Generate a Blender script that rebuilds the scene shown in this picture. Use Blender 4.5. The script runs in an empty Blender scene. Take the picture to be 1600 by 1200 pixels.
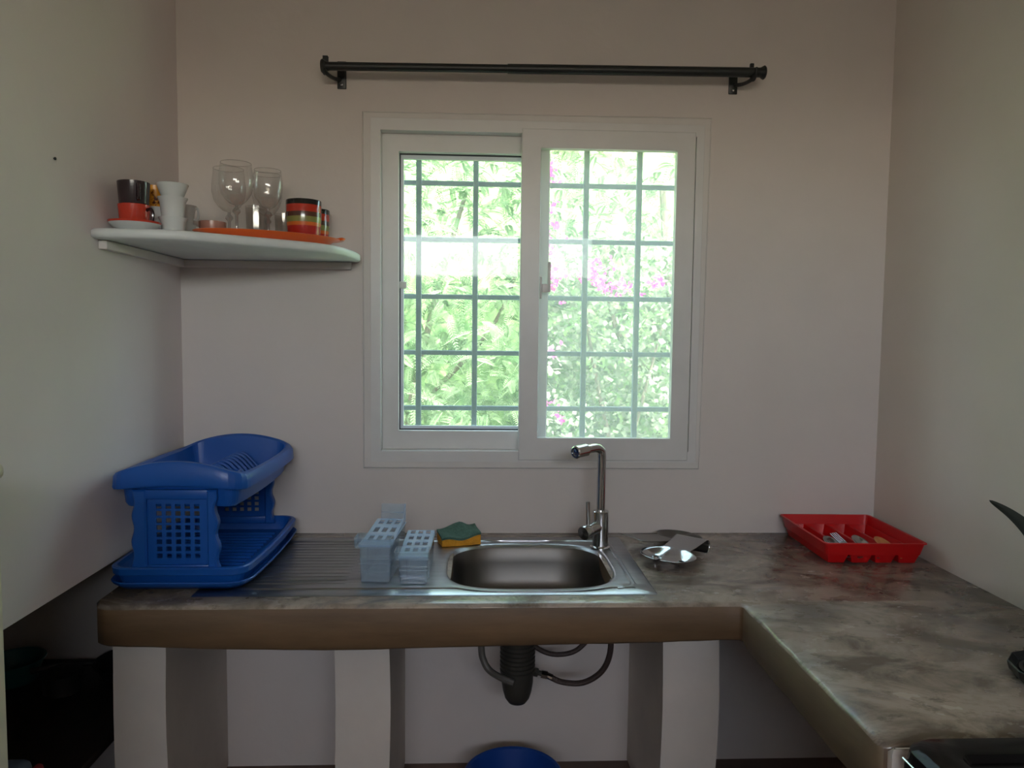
import bpy, bmesh, math, random
import numpy as np
from mathutils import Vector, Matrix
from mathutils.geometry import tessellate_polygon
random.seed(7); rng = np.random.default_rng(7)
PI = math.pi
RX0, RX1, RZ0, RZ1 = -.8, 1.1, 1.98, 2.38       # opening of the window in the rear wall
H = 0.785                      # height of the worktop above the floor
scn = bpy.context.scene
COL = scn.collection

# ------------------------------------------------------------------ camera
cam_d = bpy.data.cameras.new('camera'); cam = bpy.data.objects.new('camera', cam_d); COL.objects.link(cam)
cam_d.sensor_width = 36.0; cam_d.lens = 1145.9/1600*36; cam_d.clip_start = 0.02; cam_d.clip_end = 200
R_ = Vector((0.99895, -0.04431, 0.01137)); U_ = Vector((-0.00832, 0.06839, 0.99762)); F_ = Vector((0.04498, 0.99667, -0.06795))
m = Matrix(((R_.x, U_.x, -F_.x), (R_.y, U_.y, -F_.y), (R_.z, U_.z, -F_.z))).to_4x4()
m.translation = Vector((0.0009, -2.37, 0.6506+H)); cam.matrix_world = m
scn.camera = cam
# ------------------------------------------------------------------ world, sun, sky portals, exposure
w = bpy.data.worlds.new('sky'); scn.world = w; w.use_nodes = True
nt = w.node_tree; nt.nodes.clear()
sky = nt.nodes.new('ShaderNodeTexSky'); sky.sky_type = 'NISHITA'; sky.sun_disc = False
sky.sun_elevation = math.radians(58); sky.sun_rotation = math.radians(165); sky.dust_density = 2.0; sky.air_density = 1.2
bg = nt.nodes.new('ShaderNodeBackground'); bg.inputs[1].default_value = 2.75
wo = nt.nodes.new('ShaderNodeOutputWorld')
hs = nt.nodes.new('ShaderNodeHueSaturation'); hs.inputs['Saturation'].default_value = .60
nt.links.new(sky.outputs[0], hs.inputs['Color']); nt.links.new(hs.outputs[0], bg.inputs[0]); nt.links.new(bg.outputs[0], wo.inputs[0])
sd = bpy.data.lights.new('sun', 'SUN'); sd.energy = 25; sd.angle = math.radians(0.6); sd.color = (1.0, 0.95, 0.86)
sun = bpy.data.objects.new('sun', sd); COL.objects.link(sun)
sun.rotation_euler = (math.radians(34), 0, math.radians(12))
def area(name, loc, rot, sx, sy, e, col):
    d = bpy.data.lights.new(name, 'AREA'); d.shape = 'RECTANGLE'; d.size = sx; d.size_y = sy; d.energy = e; d.color = col
    o = bpy.data.objects.new(name, d); COL.objects.link(o); o.location = loc; o.rotation_euler = rot
    return o
# portals in the kitchen window and in the high window behind the camera: they only guide sampling of the real sky
pt = area('window_portal', (0.18, 0.235, H+0.78), (math.radians(-90), 0, 0), 1.05, 1.1, 1.0, (1, 1, 1)); pt.data.cycles.is_portal = True
pt = area('rear_portal', (RX0/2+RX1/2, -4.72, RZ0/2+RZ1/2), (math.radians(90), 0, 0), RX1-RX0, RZ1-RZ0, 1.0, (1, 1, 1)); pt.data.cycles.is_portal = True
scn.view_settings.view_transform = 'Standard'; scn.view_settings.look = 'None'
scn.view_settings.exposure = 0.12; scn.view_settings.gamma = 1.0; scn.view_settings.use_curve_mapping = False
scn.cycles.max_bounces = 10; scn.cycles.diffuse_bounces = 6; scn.cycles.transparent_max_bounces = 24
scn.cycles.use_denoising = True; scn.cycles.caustics_reflective = False; scn.cycles.caustics_refractive = False
scn.cycles.sample_clamp_indirect = 6.0

# ------------------------------------------------------------------ materials
def srgb(r, g, b):
    f = lambda c: c/12.92 if c <= .04045 else ((c+.055)/1.055)**2.4
    return (f(r/255), f(g/255), f(b/255), 1)
def mat(name, col, rough=0.5, metal=0.0, bump=0.0, bscale=40, col2=None, cscale=5, spec=0.5, coat=0.0, stretch=(1,1,1), trans=0.0, detail=5, crange=(0.35, 0.65)):
    M = bpy.data.materials.new(name); M.use_nodes = True; n = M.node_tree.nodes; l = M.node_tree.links
    b = n['Principled BSDF']; b.inputs['Base Color'].default_value = col; b.inputs['Roughness'].default_value = rough
    b.inputs['Metallic'].default_value = metal; b.inputs['Specular IOR Level'].default_value = spec
    b.inputs['Coat Weight'].default_value = coat
    tc = n.new('ShaderNodeTexCoord'); mp = n.new('ShaderNodeMapping'); mp.inputs['Scale'].default_value = stretch
    l.new(tc.outputs['Object'], mp.inputs[0])
    if col2:
        t = n.new('ShaderNodeTexNoise'); t.inputs['Scale'].default_value = cscale; t.inputs['Detail'].default_value = detail; t.inputs['Roughness'].default_value = .60
        r = n.new('ShaderNodeMapRange'); r.inputs[1].default_value = crange[0]; r.inputs[2].default_value = crange[1]
        x = n.new('ShaderNodeMix'); x.data_type = 'RGBA'; x.inputs[6].default_value = col; x.inputs[7].default_value = col2
        l.new(mp.outputs[0], t.inputs['Vector']); l.new(t.outputs[0], r.inputs[0]); l.new(r.outputs[0], x.inputs[0]); l.new(x.outputs[2], b.inputs['Base Color'])
    if bump:
        t2 = n.new('ShaderNodeTexNoise'); t2.inputs['Scale'].default_value = bscale; t2.inputs['Detail'].default_value = 4
        bp = n.new('ShaderNodeBump'); bp.inputs['Strength'].default_value = bump; bp.inputs['Distance'].default_value = 0.004
        l.new(mp.outputs[0], t2.inputs['Vector']); l.new(t2.outputs[0], bp.inputs['Height']); l.new(bp.outputs[0], b.inputs['Normal'])
    return M
def clear(name, tint, gloss=0.12, body=0.0, bodycol=(1,1,1,1), rough=0.03, tl=False):
    """thin clear sheet: straight-through with a tint, a fresnel gloss and a little milky body"""
    M = bpy.data.materials.new(name); M.use_nodes = True; n = M.node_tree.nodes; l = M.node_tree.links; n.clear()
    o = n.new('ShaderNodeOutputMaterial'); t = n.new('ShaderNodeBsdfTransparent'); t.inputs[0].default_value = tint
    g = n.new('ShaderNodeBsdfGlossy'); g.inputs['Roughness'].default_value = rough
    lw = n.new('ShaderNodeLayerWeight'); lw.inputs[0].default_value = .5
    mr = n.new('ShaderNodeMapRange'); mr.inputs[3].default_value = gloss*.35; mr.inputs[4].default_value = min(1, gloss*4)
    pw = n.new('ShaderNodeMath'); pw.operation = 'POWER'; pw.inputs[1].default_value = 2.5
    l.new(lw.outputs['Facing'], pw.inputs[0]); l.new(pw.outputs[0], mr.inputs[0])
    d = n.new('ShaderNodeBsdfTranslucent' if tl else 'ShaderNodeBsdfDiffuse'); d.inputs[0].default_value = bodycol
    m1 = n.new('ShaderNodeMixShader'); m1.inputs[0].default_value = body; l.new(t.outputs[0], m1.inputs[1]); l.new(d.outputs[0], m1.inputs[2])
    m2 = n.new('ShaderNodeMixShader'); l.new(mr.outputs[0], m2.inputs[0]); l.new(m1.outputs[0], m2.inputs[1]); l.new(g.outputs[0], m2.inputs[2])
    l.new(m2.outputs[0], o.inputs[0]); return M
M = {}
M['wallR'] = mat('white_plaster_right', (.74, .68, .62, 1), .9, bump=.25, bscale=28, col2=(.70, .64, .58, 1), cscale=2.2)  # same plaster as the back wall, kept lighter to suit the light here
M['wall'] = mat('white_plaster', (.665, .61, .575, 1), .9, bump=.25, bscale=28, col2=(.63, .58, .545, 1), cscale=2.2)  # plaster toned down to offset the strong rear light on the back wall
M['wallL'] = mat('white_plaster_left', (.76, .69, .675, 1), .9, bump=.25, bscale=28, col2=(.72, .655, .64, 1), cscale=2.2)  # same plaster, tinted pinker to offset green light from the foliage
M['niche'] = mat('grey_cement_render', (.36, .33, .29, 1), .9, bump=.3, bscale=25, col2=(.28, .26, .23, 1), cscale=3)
M['pillar'] = mat('pillar_plaster', (.66, .61, .55, 1), .9, bump=.35, bscale=22, col2=(.60, .55, .50, 1), cscale=4)
M['ceil'] = mat('ceiling_paint', (.80, .77, .72, 1), .9, bump=.1)
M['floor'] = mat('red_brown_cement', (.16, .10, .075, 1), .6, bump=.2, col2=(.10, .065, .05, 1), cscale=4)
M['trim'] = mat('plaster_surround', (.66, .63, .60, 1), .8, bump=.15, bscale=30, col2=(.62, .59, .56, 1), cscale=5)
M['pvc'] = mat('white_frame_paint', (.66, .65, .635, 1), .35, col2=(.62, .61, .59, 1), cscale=6)
M['pvcB'] = mat('pale_inner_frame', (.62, .68, .74, 1), .3)
M['gasket'] = mat('black_gasket', (.015, .02, .03, 1), .5)
M['glass'] = clear('window_glass', (.87, .95, .915, 1), .05, .05, (.9, .95, .93, 1), tl=True)
M['net'] = clear('insect_net', (.97, .97, .97, 1), .01, .13, (.80, .76, .80, 1), .5, True)
M['bar'] = mat('grey_blue_bar_paint', (.10, .15, .17, 1), .5, col2=(.14, .19, .22, 1), cscale=9)
M['black'] = mat('black_metal', (.012, .014, .013, 1), .42, bump=.1)
M['marble'] = mat('white_shelf_marble', (.70, .72, .70, 1), .4, col2=(.62, .65, .64, 1), cscale=7, bump=.12, bscale=20)
M['steel'] = mat('brushed_steel', (.44, .44, .455, 1), .30, 1.0, bump=.06, bscale=60, stretch=(1, 9, 9), col2=(.35, .35, .36, 1), cscale=7)
M['bowl'] = mat('brushed_steel_bowl', (.135, .125, .113, 1), .42, 1.0, bump=.04, bscale=80)  # sink steel in a darker copy, holding down the rear window's reflection
M['chrome'] = mat('chrome', (.60, .60, .60, 1), .13, 1.0)
M['darksteel'] = mat('steel_reflecting_dark', (.20, .185, .17, 1), .34, 1.0)  # spoon-rest steel darkened to stand for the dark surroundings it reflects
M['mirror'] = mat('polished_steel', (.50, .50, .51, 1), .17, 1.0)
M['blue'] = mat('blue_plastic', (.006, .080, .35, 1), .36, bump=.03, bscale=30, spec=.5)
M['blueD'] = mat('dark_blue_plastic', (.008, .05, .26, 1), .38)
M['red'] = mat('red_plastic', (.55, .004, .006, 1), .4)
M['orange'] = mat('orange_plastic', (.85, .14, .012, 1), .3, coat=.3)
M['ceramic'] = mat('white_ceramic', (.62, .64, .63, 1), .22)
M['dark_glaze'] = mat('dark_brown_glaze', (.022, .010, .012, 1), .15, coat=.4)
M['red_glaze'] = mat('red_glaze', (.50, .035, .012, 1), .15, coat=.4)
M['yellow_glaze'] = mat('yellow_flower_glaze', (.75, .32, .03, 1), .2, col2=(.10, .02, .008, 1), cscale=45, crange=(.55, .62), coat=.3)
M['pinkglass'] = clear('pink_frosted_glass', (.93, .78, .74, 1), .08, .38, (.75, .42, .33, 1), .2)
M['wine'] = clear('clear_glass', (.95, .945, .94, 1), .17, .015)
M['winestem'] = clear('clear_glass_stem', (.80, .79, .78, 1), .3, .05)
M['tumbler'] = clear('tumbler_glass', (.93, .92, .91, 1), .13, .03, (.6, .6, .6, 1))
M['clearblue'] = clear('clear_blue_plastic', (.90, .95, .985, 1), .18, .10, (.70, .86, 1, 1), .08)
M['lattice'] = clear('blue_tinted_lattice', (.70, .82, .94, 1), .16, .50, (.66, .82, .98, 1), .15)
M['sponge'] = mat('yellow_sponge', (.78, .36, .03, 1), .95, bump=.9, bscale=160, col2=(.62, .27, .02, 1), cscale=60)
M['scour'] = mat('green_scourer', (.085, .165, .125, 1), .95, bump=.9, bscale=220, col2=(.06, .12, .09, 1), cscale=70)
M['rubber'] = mat('dark_rubber', (.035, .032, .026, 1), .45)
M['hose'] = mat('braided_hose', (.06, .04, .034, 1), .45, .3, bump=.6, bscale=240)
M['greyhose'] = mat('grey_hose', (.10, .09, .078, 1), .5)
M['cream'] = mat('cream_enamel', (.66, .62, .48, 1), .35)
M['gloss'] = mat('black_enamel', (.003, .0027, .003, 1), .22, spec=.16)
M['iron'] = mat('cast_iron', (.01, .01, .01, 1), .6, bump=.3)
M['leafdark'] = mat('dark_leaf', (.020, .026, .018, 1), .5)
M['soil'] = mat('soil', (.03, .02, .014, 1), .95, bump=.8)
M['teal'] = mat('teal_plastic', (.012, .13, .14, 1), .4)
M['wooddark'] = mat('dark_stained_wood', (.012, .008, .006, 1), .6, col2=(.02, .012, .008, 1), cscale=6, stretch=(8, 1, 1))
M['pinkred'] = mat('red_cloth', (.30, .03, .04, 1), .8)
M['paleblue'] = mat('pale_blue_plastic', (.14, .2, .3, 1), .5)
M['wood'] = mat('orange_wood', (.55, .22, .08, 1), .6)
M['bark'] = mat('bark', (.22, .17, .13, 1), .9, bump=.8)
M['earth'] = mat('garden_earth', (.30, .26, .17, 1), .95, col2=(.16, .26, .10, 1), cscale=3)
M['bounceyard'] = mat('bounce_yard_sand', (.46, .37, .27, 1), .95, col2=(.36, .28, .2, 1), cscale=2)
M['bank'] = mat('leafy_bank', (.10, .20, .06, 1), .95, col2=(.34, .46, .18, 1), cscale=7, detail=9, bump=1, bscale=20)
# stripes of the mug (really printed): bands by height
def striped():
    A = mat('striped_glaze', (1, 1, 1, 1), .16, coat=.4); n = A.node_tree.nodes; l = A.node_tree.links; b = n['Principled BSDF']
    tc = n.new('ShaderNodeTexCoord'); sp = n.new('ShaderNodeSeparateXYZ'); cr = n.new('ShaderNodeValToRGB'); mr = n.new('ShaderNodeMapRange')
    mr.inputs[1].default_value = 0; mr.inputs[2].default_value = .13
    l.new(tc.outputs['Object'], sp.inputs[0]); l.new(sp.outputs[2], mr.inputs[0]); l.new(mr.outputs[0], cr.inputs[0]); l.new(cr.outputs[0], b.inputs['Base Color'])
    cr.color_ramp.interpolation = 'CONSTANT'; e = cr.color_ramp.elements
    data = [(0, (.42, .012, .006)), (.40, (.62, .13, .015)), (.48, (.22, .22, .06)), (.60, (.085, .03, .018)), (.70, (.45, .03, .012)), (.86, (.008, .008, .007))]
    e[0].position = 0; e[0].color = (*data[0][1], 1); e[1].position = data[1][0]; e[1].color = (*data[1][1], 1)
    for p, c in data[2:]:
        q = e.new(p); q.color = (*c, 1)
    return A
M['stripe'] = striped()
# polished cement worktop: mottled grey-brown with blue-grey stains
def worktop():
    A = mat('polished_cement', (1, 1, 1, 1), .42, bump=.22, bscale=18); n = A.node_tree.nodes; l = A.node_tree.links; b = n['Principled BSDF']
    tc = n.new('ShaderNodeTexCoord'); mp = n.new('ShaderNodeMapping'); mp.inputs['Scale'].default_value = (1, 1.5, 1); mp.inputs['Rotation'].default_value = (0, 0, .5)
    l.new(tc.outputs['Object'], mp.inputs[0])
    def noise(s, d, r=.6, dist=0.):
        t = n.new('ShaderNodeTexNoise'); t.inputs['Scale'].default_value = s; t.inputs['Detail'].default_value = d; t.inputs['Roughness'].default_value = r; t.inputs['Distortion'].default_value = dist
        l.new(mp.outputs[0], t.inputs['Vector']); return t.outputs[0]
    def rng_(o, a, c):
        q = n.new('ShaderNodeMapRange'); q.inputs[1].default_value = a; q.inputs[2].default_value = c; l.new(o, q.inputs[0]); return q.outputs[0]
    def mix(f, a, c):
        x = n.new('ShaderNodeMix'); x.data_type = 'RGBA'; l.new(f, x.inputs[0])
        for k, v in ((6, a), (7, c)):
            if isinstance(v, tuple): x.inputs[k].default_value = v
            else: l.new(v, x.inputs[k])
        return x.outputs[2]
    c1 = mix(rng_(noise(5, 9, .65, .6), .41, .59), (.15, .12, .092, 1), (.40, .335, .275, 1))
    c2 = mix(rng_(noise(2.6, 8, .7, 1.), .54, .66), c1, (.19, .17, .165, 1))
    c3 = mix(rng_(noise(17, 8, .75), .54, .70), c2, (.115, .095, .075, 1))
    l.new(c3, b.inputs['Base Color'])
    l.new(rng_(noise(6, 6), .2, 1.5), b.inputs['Roughness'])
    return A
M['top'] = worktop()
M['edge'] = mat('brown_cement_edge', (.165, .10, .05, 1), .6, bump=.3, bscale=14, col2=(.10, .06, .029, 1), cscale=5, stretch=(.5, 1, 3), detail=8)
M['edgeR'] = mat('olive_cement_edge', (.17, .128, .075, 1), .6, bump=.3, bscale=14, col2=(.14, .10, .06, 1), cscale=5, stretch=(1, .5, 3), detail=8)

def leafmat(name, c, c2, tl=.45):
    A = bpy.data.materials.new(name); A.use_nodes = True; n = A.node_tree.nodes; l = A.node_tree.links; n.clear()
    o = n.new('ShaderNodeOutputMaterial'); d = n.new('ShaderNodeBsdfDiffuse'); t = n.new('ShaderNodeBsdfTranslucent'); mx = n.new('ShaderNodeMixShader'); mx.inputs[0].default_value = tl
    tc = n.new('ShaderNodeTexCoord'); no = n.new('ShaderNodeTexNoise'); no.inputs['Scale'].default_value = 5; no.inputs['Detail'].default_value = 6
    x = n.new('ShaderNodeMix'); x.data_type = 'RGBA'; x.inputs[6].default_value = c; x.inputs[7].default_value = c2
    r = n.new('ShaderNodeMapRange'); r.inputs[1].default_value = .35; r.inputs[2].default_value = .65
    l.new(tc.outputs['Object'], no.inputs['Vector']); l.new(no.outputs[0], r.inputs[0]); l.new(r.outputs[0], x.inputs[0])
    l.new(x.outputs[2], d.inputs[0]); l.new(x.outputs[2], t.inputs[0]); l.new(d.outputs[0], mx.inputs[1]); l.new(t.outputs[0], mx.inputs[2]); l.new(mx.outputs[0], o.inputs[0])
    return A
M['leaf'] = leafmat('feathery_leaf', (.085, .15, .065, 1), (.34, .41, .25, 1))
M['leaf2'] = leafmat('oval_leaf', (.10, .135, .075, 1), (.46, .47, .36, 1))
M['flower'] = leafmat('magenta_bract', (.60, .04, .34, 1), (.74, .20, .50, 1))

# ------------------------------------------------------------------ mesh helpers
def new(): return bmesh.new()
def box(bm, x0, x1, y0, y1, z0, z1, bev=0.0, seg=2, mtx=None):
    t = bmesh.new(); bmesh.ops.create_cube(t, size=1)
    for v in t.verts: v.co = Vector(((x0+x1)/2+v.co.x*(x1-x0), (y0+y1)/2+v.co.y*(y1-y0), (z0+z1)/2+v.co.z*(z1-z0)))
    if bev: bmesh.ops.bevel(t, geom=list(t.edges), offset=bev, segments=seg, affect='EDGES', profile=.5)
    if mtx: bmesh.ops.transform(t, matrix=mtx, verts=t.verts)
    merge(bm, t); return bm
def merge(bm, t):
    me = bpy.data.meshes.new('tmp'); t.to_mesh(me); t.free(); bm.from_mesh(me); bpy.data.meshes.remove(me)
def rings(bm, rs, caps=(True, True), closed=False):
    vs = [[bm.verts.new(p) for p in r] for r in rs]; n = len(vs[0])
    pairs = list(zip(vs, vs[1:]))+([(vs[-1], vs[0])] if closed else [])
    for a, b in pairs:
        for i in range(n):
            j = (i+1) % n; bm.faces.new((a[i], a[j], b[j], b[i]))
    if not closed:
        if caps[0]: bm.faces.new(vs[0][::-1])
        if caps[1]: bm.faces.new(vs[-1])
def lathe(bm, prof, seg=28, c=(0, 0, 0), caps=(False, False), mtx=None):
    t = bmesh.new()
    rings(t, [[(c[0]+max(r, 1e-4)*math.cos(2*PI*k/seg), c[1]+max(r, 1e-4)*math.sin(2*PI*k/seg), c[2]+z) for k in range(seg)] for r, z in prof], caps)
    if mtx: bmesh.ops.transform(t, matrix=mtx, verts=t.verts)
    merge(bm, t); return bm
def spline(pts, sub=6):
    P = [Vector(p) for p in pts]; out = []
    for i in range(len(P)-1):
        a, b, c, d = P[max(i-1, 0)], P[i], P[i+1], P[min(i+2, len(P)-1)]
        for k in range(sub):
            t = k/sub; out.append(.5*((2*b)+(c-a)*t+(2*a-5*b+4*c-d)*t*t+(3*b-a-3*c+d)*t**3))
    out.append(P[-1]); return out
def tube(bm, pts, r, seg=10, sub=6, smooth=True):
    P = spline(pts, sub) if smooth and len(pts) > 2 else [Vector(p) for p in pts]
    rs = []; up = None
    for i, p in enumerate(P):
        d = (P[min(i+1, len(P)-1)]-P[max(i-1, 0)]).normalized()
        if up is None: up = d.orthogonal().normalized()
        up = (up-d*up.dot(d)).normalized(); s = d.cross(up)
        rr = r(i/(len(P)-1)) if callable(r) else r
        rs.append([p+rr*(math.cos(2*PI*k/seg)*up+math.sin(2*PI*k/seg)*s) for k in range(seg)])
    t = bmesh.new(); rings(t, rs); merge(bm, t); return bm
def rrect(hx, hy, r, n=5, z=0, cx=0, cy=0, bulge=0):
    out = []; r = min(r, hx*.98, hy*.98)
    for sx, sy, a0 in ((1, 1, 0), (-1, 1, 90), (-1, -1, 180), (1, -1, 270)):
        for k in range(n+1):
            a = math.radians(a0+90*k/n); out.append((cx+sx*(hx-r)+r*math.cos(a), cy+sy*(hy-r)+r*math.sin(a), z))
    # sides in between, so that they can bulge or arch
    res = []
    for i, p in enumerate(out):
        res.append(p); q = out[(i+1) % len(out)]
        if min(hx, hy) > .105:
            for k in range(1, 12):
                t = k/12; res.append(tuple(p[j]+(q[j]-p[j])*t for j in range(3)))
    if bulge: res = [(x+(bulge*(1-((y-cy)/hy)**2) if x > cx else -bulge*(1-((y-cy)/hy)**2)) if abs(x-cx) > hx*.9 else x, y, z) for x, y, z in res]
    return res
def prism(bm, outer, holes, z0, z1, bev=0.0, zb=None, mtx=None, side=0):
    """slab from a plan outline with holes; zb(x,y) gives an uneven underside"""
    t = bmesh.new()
    def inset(poly, d):
        n = len(poly); A = sum(poly[i][0]*poly[(i+1) % n][1]-poly[(i+1) % n][0]*poly[i][1] for i in range(n)); s = 1 if A > 0 else -1; out = []
        for i in range(n):
            p0, p1, p2 = Vector(poly[i-1]), Vector(poly[i]), Vector(poly[(i+1) % n]); e1 = (p1-p0).normalized(); e2 = (p2-p1).normalized()
            n1 = Vector((-e1.y, e1.x))*s; n2 = Vector((-e2.y, e2.x))*s; k = (n1+n2); k = k/max(k.dot(n1), .3); out.append(tuple(p1+k*d))
        return out
    ti = [inset(outer, bev)] if bev else [outer]
    tops = [[Vector((x, y, z1)) for x, y in ti[0]]]+[[Vector((x, y, z1)) for x, y in h] for h in holes]
    flat = [p for L in tops for p in L]; tv = [t.verts.new(p) for p in flat]
    bots = [[Vector((x, y, zb(x, y) if zb else z0)) for x, y in ti[0]]]+[[Vector((x, y, zb(x, y) if zb else z0)) for x, y in h] for h in holes]
    bv = [t.verts.new(p) for L in bots for p in L]
    for a, b, c in tessellate_polygon(tops):
        for V, flip in ((tv, False), (bv, True)):
            try: t.faces.new((V[a], V[b], V[c]) if not flip else (V[c], V[b], V[a]))
            except ValueError: pass
    def loop(A, B):
        for i in range(len(A)):
            j = (i+1) % len(A); f = t.faces.new((A[i], A[j], B[j], B[i])); f.material_index = side
    n0 = len(outer)
    if bev:
        m1 = [t.verts.new((x, y, z1-bev)) for x, y in outer]; m2 = [t.verts.new((x, y, (zb(x, y) if zb else z0)+bev)) for x, y in outer]
        loop(tv[:n0], m1); loop(m1, m2); loop(m2, bv[:n0])
        for f in t.faces:
            if all(v in set(tv[:n0])|set(m1) for v in f.verts): f.material_index = 0
    else: loop(tv[:n0], bv[:n0])
    k = n0
    for h in holes: loop(tv[k:k+len(h)], bv[k:k+len(h)]); k += len(h)
    bmesh.ops.recalc_face_normals(t, faces=t.faces)
    if mtx: bmesh.ops.transform(t, matrix=mtx, verts=t.verts)
    merge(bm, t); return bm
def obj(name, bm, mats, parent=None, smooth=True, loc=None, angle=35, recalc=True):
    if recalc: bmesh.ops.recalc_face_normals(bm, faces=bm.faces)
    me = bpy.data.meshes.new(name); bm.to_mesh(me); bm.free()
    for k in (mats if isinstance(mats, (list, tuple)) else [mats]): me.materials.append(k)
    if smooth:
        me.shade_smooth(); me.set_sharp_from_angle(angle=math.radians(angle))
    o = bpy.data.objects.new(name, me); COL.objects.link(o)
    if parent: o.parent = parent
    if loc: o.location = loc
    return o
def tag(o, label, cat, group=None):
    o['label'] = label; o['category'] = cat
    if group: o['group'] = group
    return o
def thing(name, label, cat, loc=(0, 0, 0), rz=0, group=None):
    o = bpy.data.objects.new(name, None); COL.objects.link(o); o.location = loc; o.rotation_euler = (0, 0, rz); o.empty_display_size = .05
    return tag(o, label, cat, group)
def struct(o): o['kind'] = 'structure'; return o
def copy_tree(src, loc=None, rz=None, parent=None, label=None):
    kids = [k for k in bpy.data.objects if k.parent == src]
    c = src.copy(); COL.objects.link(c)
    if parent: c.parent = parent
    if loc is not None: c.location = loc
    if rz is not None: c.rotation_euler = (0, 0, rz)
    if label: c['label'] = label
    for k in kids: copy_tree(k, parent=c)
    return c
def T(x, y, z): return Matrix.Translation((x, y, z))
def Rm(a, ax): return Matrix.Rotation(a, 4, ax)

# ------------------------------------------------------------------ the room
XL, XR, YB, CE = -.94, 1.3275, -4.5, 2.75
XZ = Matrix(((1, 0, 0, 0), (0, 0, 1, 0), (0, 1, 0, 0), (0, 0, 0, 1)))     # plan (x, z) -> wall, thickness along y
WX0, WX1, WZ0, WZ1 = -.345, .715, H+.235, H+1.322                        # opening in the back wall
bm = new(); prism(bm, [(-2.2, -.0), (XR+.2, -.0), (XR+.2, CE), (-2.2, CE)], [[(WX0, WZ0), (WX1, WZ0), (WX1, WZ1), (WX0, WZ1)]], 0, .2, mtx=XZ)
struct(obj('wall_back', bm, M['wall'], smooth=False))
bm = new(); box(bm, XR, XR+.2, YB, 0, 0, CE); struct(obj('wall_right', bm, M['wallR'], smooth=False))
# left wall hangs over an open niche: its underside is a little above the worktop
bm = new(); prism(bm, [(YB, 0), (-2.15, 0), (-2.15, H+.052), (0, H+.052), (0, CE), (YB, CE)], [], XL-.12, XL, mtx=Matrix(((0, 0, 1, 0), (1, 0, 0, 0), (0, 1, 0, 0), (0, 0, 0, 1))))
struct(obj('wall_left', bm, M['wallL'], smooth=False))
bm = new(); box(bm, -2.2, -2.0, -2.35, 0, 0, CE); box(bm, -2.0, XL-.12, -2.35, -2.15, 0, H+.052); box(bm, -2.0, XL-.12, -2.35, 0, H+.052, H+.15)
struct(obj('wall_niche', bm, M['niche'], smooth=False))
bm = new(); prism(bm, [(XL, 0), (XR, 0), (XR, CE), (XL, CE)], [[(RX0, RZ0), (RX1, RZ0), (RX1, RZ1), (RX0, RZ1)]], YB-.2, YB, mtx=XZ)
struct(obj('wall_rear', bm, M['wall'], smooth=False))
bm = new(); box(bm, -2.2, XR+.2, YB-.2, .2, -.1, 0); struct(obj('floor', bm, M['floor'], smooth=False))
bm = new(); box(bm, -2.2, XR+.2, YB-.2, .2, CE, CE+.1); struct(obj('ceiling', bm, M['ceil'], smooth=False))

# raised plaster surround of the window
bm = new()
prism(bm, [(-.371, H+.212), (.729, H+.211), (.738, H+1.347), (-.372, H+1.341)], [[(WX0, WZ0), (WX1, WZ0), (WX1, WZ1), (WX0, WZ1)]], 0, .008, bev=.005, mtx=T(0, -.008, 0) @ XZ)
struct(obj('trim_1', bm, M['trim']))

# ------------------------------------------------------------------ window
def frame(bm, x0, x1, z0, z1, ox0, ox1, oz0, oz1, y0, y1, bev=.003):
    prism(bm, [(x0, z0), (x1, z0), (x1, z1), (x0, z1)], [[(ox0, oz0), (ox1, oz0), (ox1, oz1), (ox0, oz1)]], 0, y1-y0, bev=bev, mtx=T(0, y0, 0) @ XZ)
win = bpy.data.objects.new('window_1', None); COL.objects.link(win); win.location = (.18, 0, H+.235); struct(win)
def wobj(name, bm, m_, parent=win, **k):
    o = obj(name, bm, m_, parent, **k)
    o.data.transform(Matrix.Translation(-Vector(win.location))); return o
bm = new(); frame(bm, WX0, WX1, WZ0, WZ1, -.314, .69, H+.27, H+1.285, -.0078, .10, .0004); wobj('window_frame', bm, M['pvc'])
# left sash, set further out
bm = new(); frame(bm, -.318, .225, H+.268, H+1.288, -.262, .196, H+.330, H+1.230, .034, .062); s1 = wobj('sash', bm, M['pvc'])
bm = new(); frame(bm, -.268, .20, H+.324, H+1.236, -.2585, .19, H+.3335, H+1.2265, .0625, .067, 0); wobj('gasket', bm, M['gasket'], s1).location = (0, 0, 0)
bm = new(); frame(bm, -.262, .196, H+.330, H+1.230, -.249, .186, H+.343, H+1.214, .0675, .082, .002); wobj('glazing_bead', bm, M['pvcB'], s1)
bm = new(); box(bm, -.255, .19, .074, .078, H+.337, H+1.222); wobj('glass_pane', bm, M['glass'], s1, smooth=False)
# right sash in front with the insect net
bm = new(); frame(bm, .130, .688, H+.240, H+1.300, .191, .628, H+.314, H+1.240, -.010, .020); s2 = wobj('sash', bm, M['pvc'])
bm = new(); box(bm, .188, .63, .006, .0075, H+.312, H+1.243); wobj('insect_net', bm, M['net'], s2, smooth=False)
bm = new(); box(bm, .21, .685, .088, .092, H+.30, H+1.25); wobj('glass_pane', bm, M['glass'], win, smooth=False)
# pull handle on the right sash, catch on the left sash
bm = new(); box(bm, .193, .2, -.014, -.002, H+.765, H+.835, .002); box(bm, .199, .226, -.016, -.004, H+.785, H+.812, .003); box(bm, .218, .227, -.018, -.008, H+.785, H+.882, .002)
wobj('handle', bm, M['pvc'], s2)
bm = new(); box(bm, -.262, -.238, .054, .066, H+.795, H+.818, .004); wobj('catch', bm, M['pvc'], s1)

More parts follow.
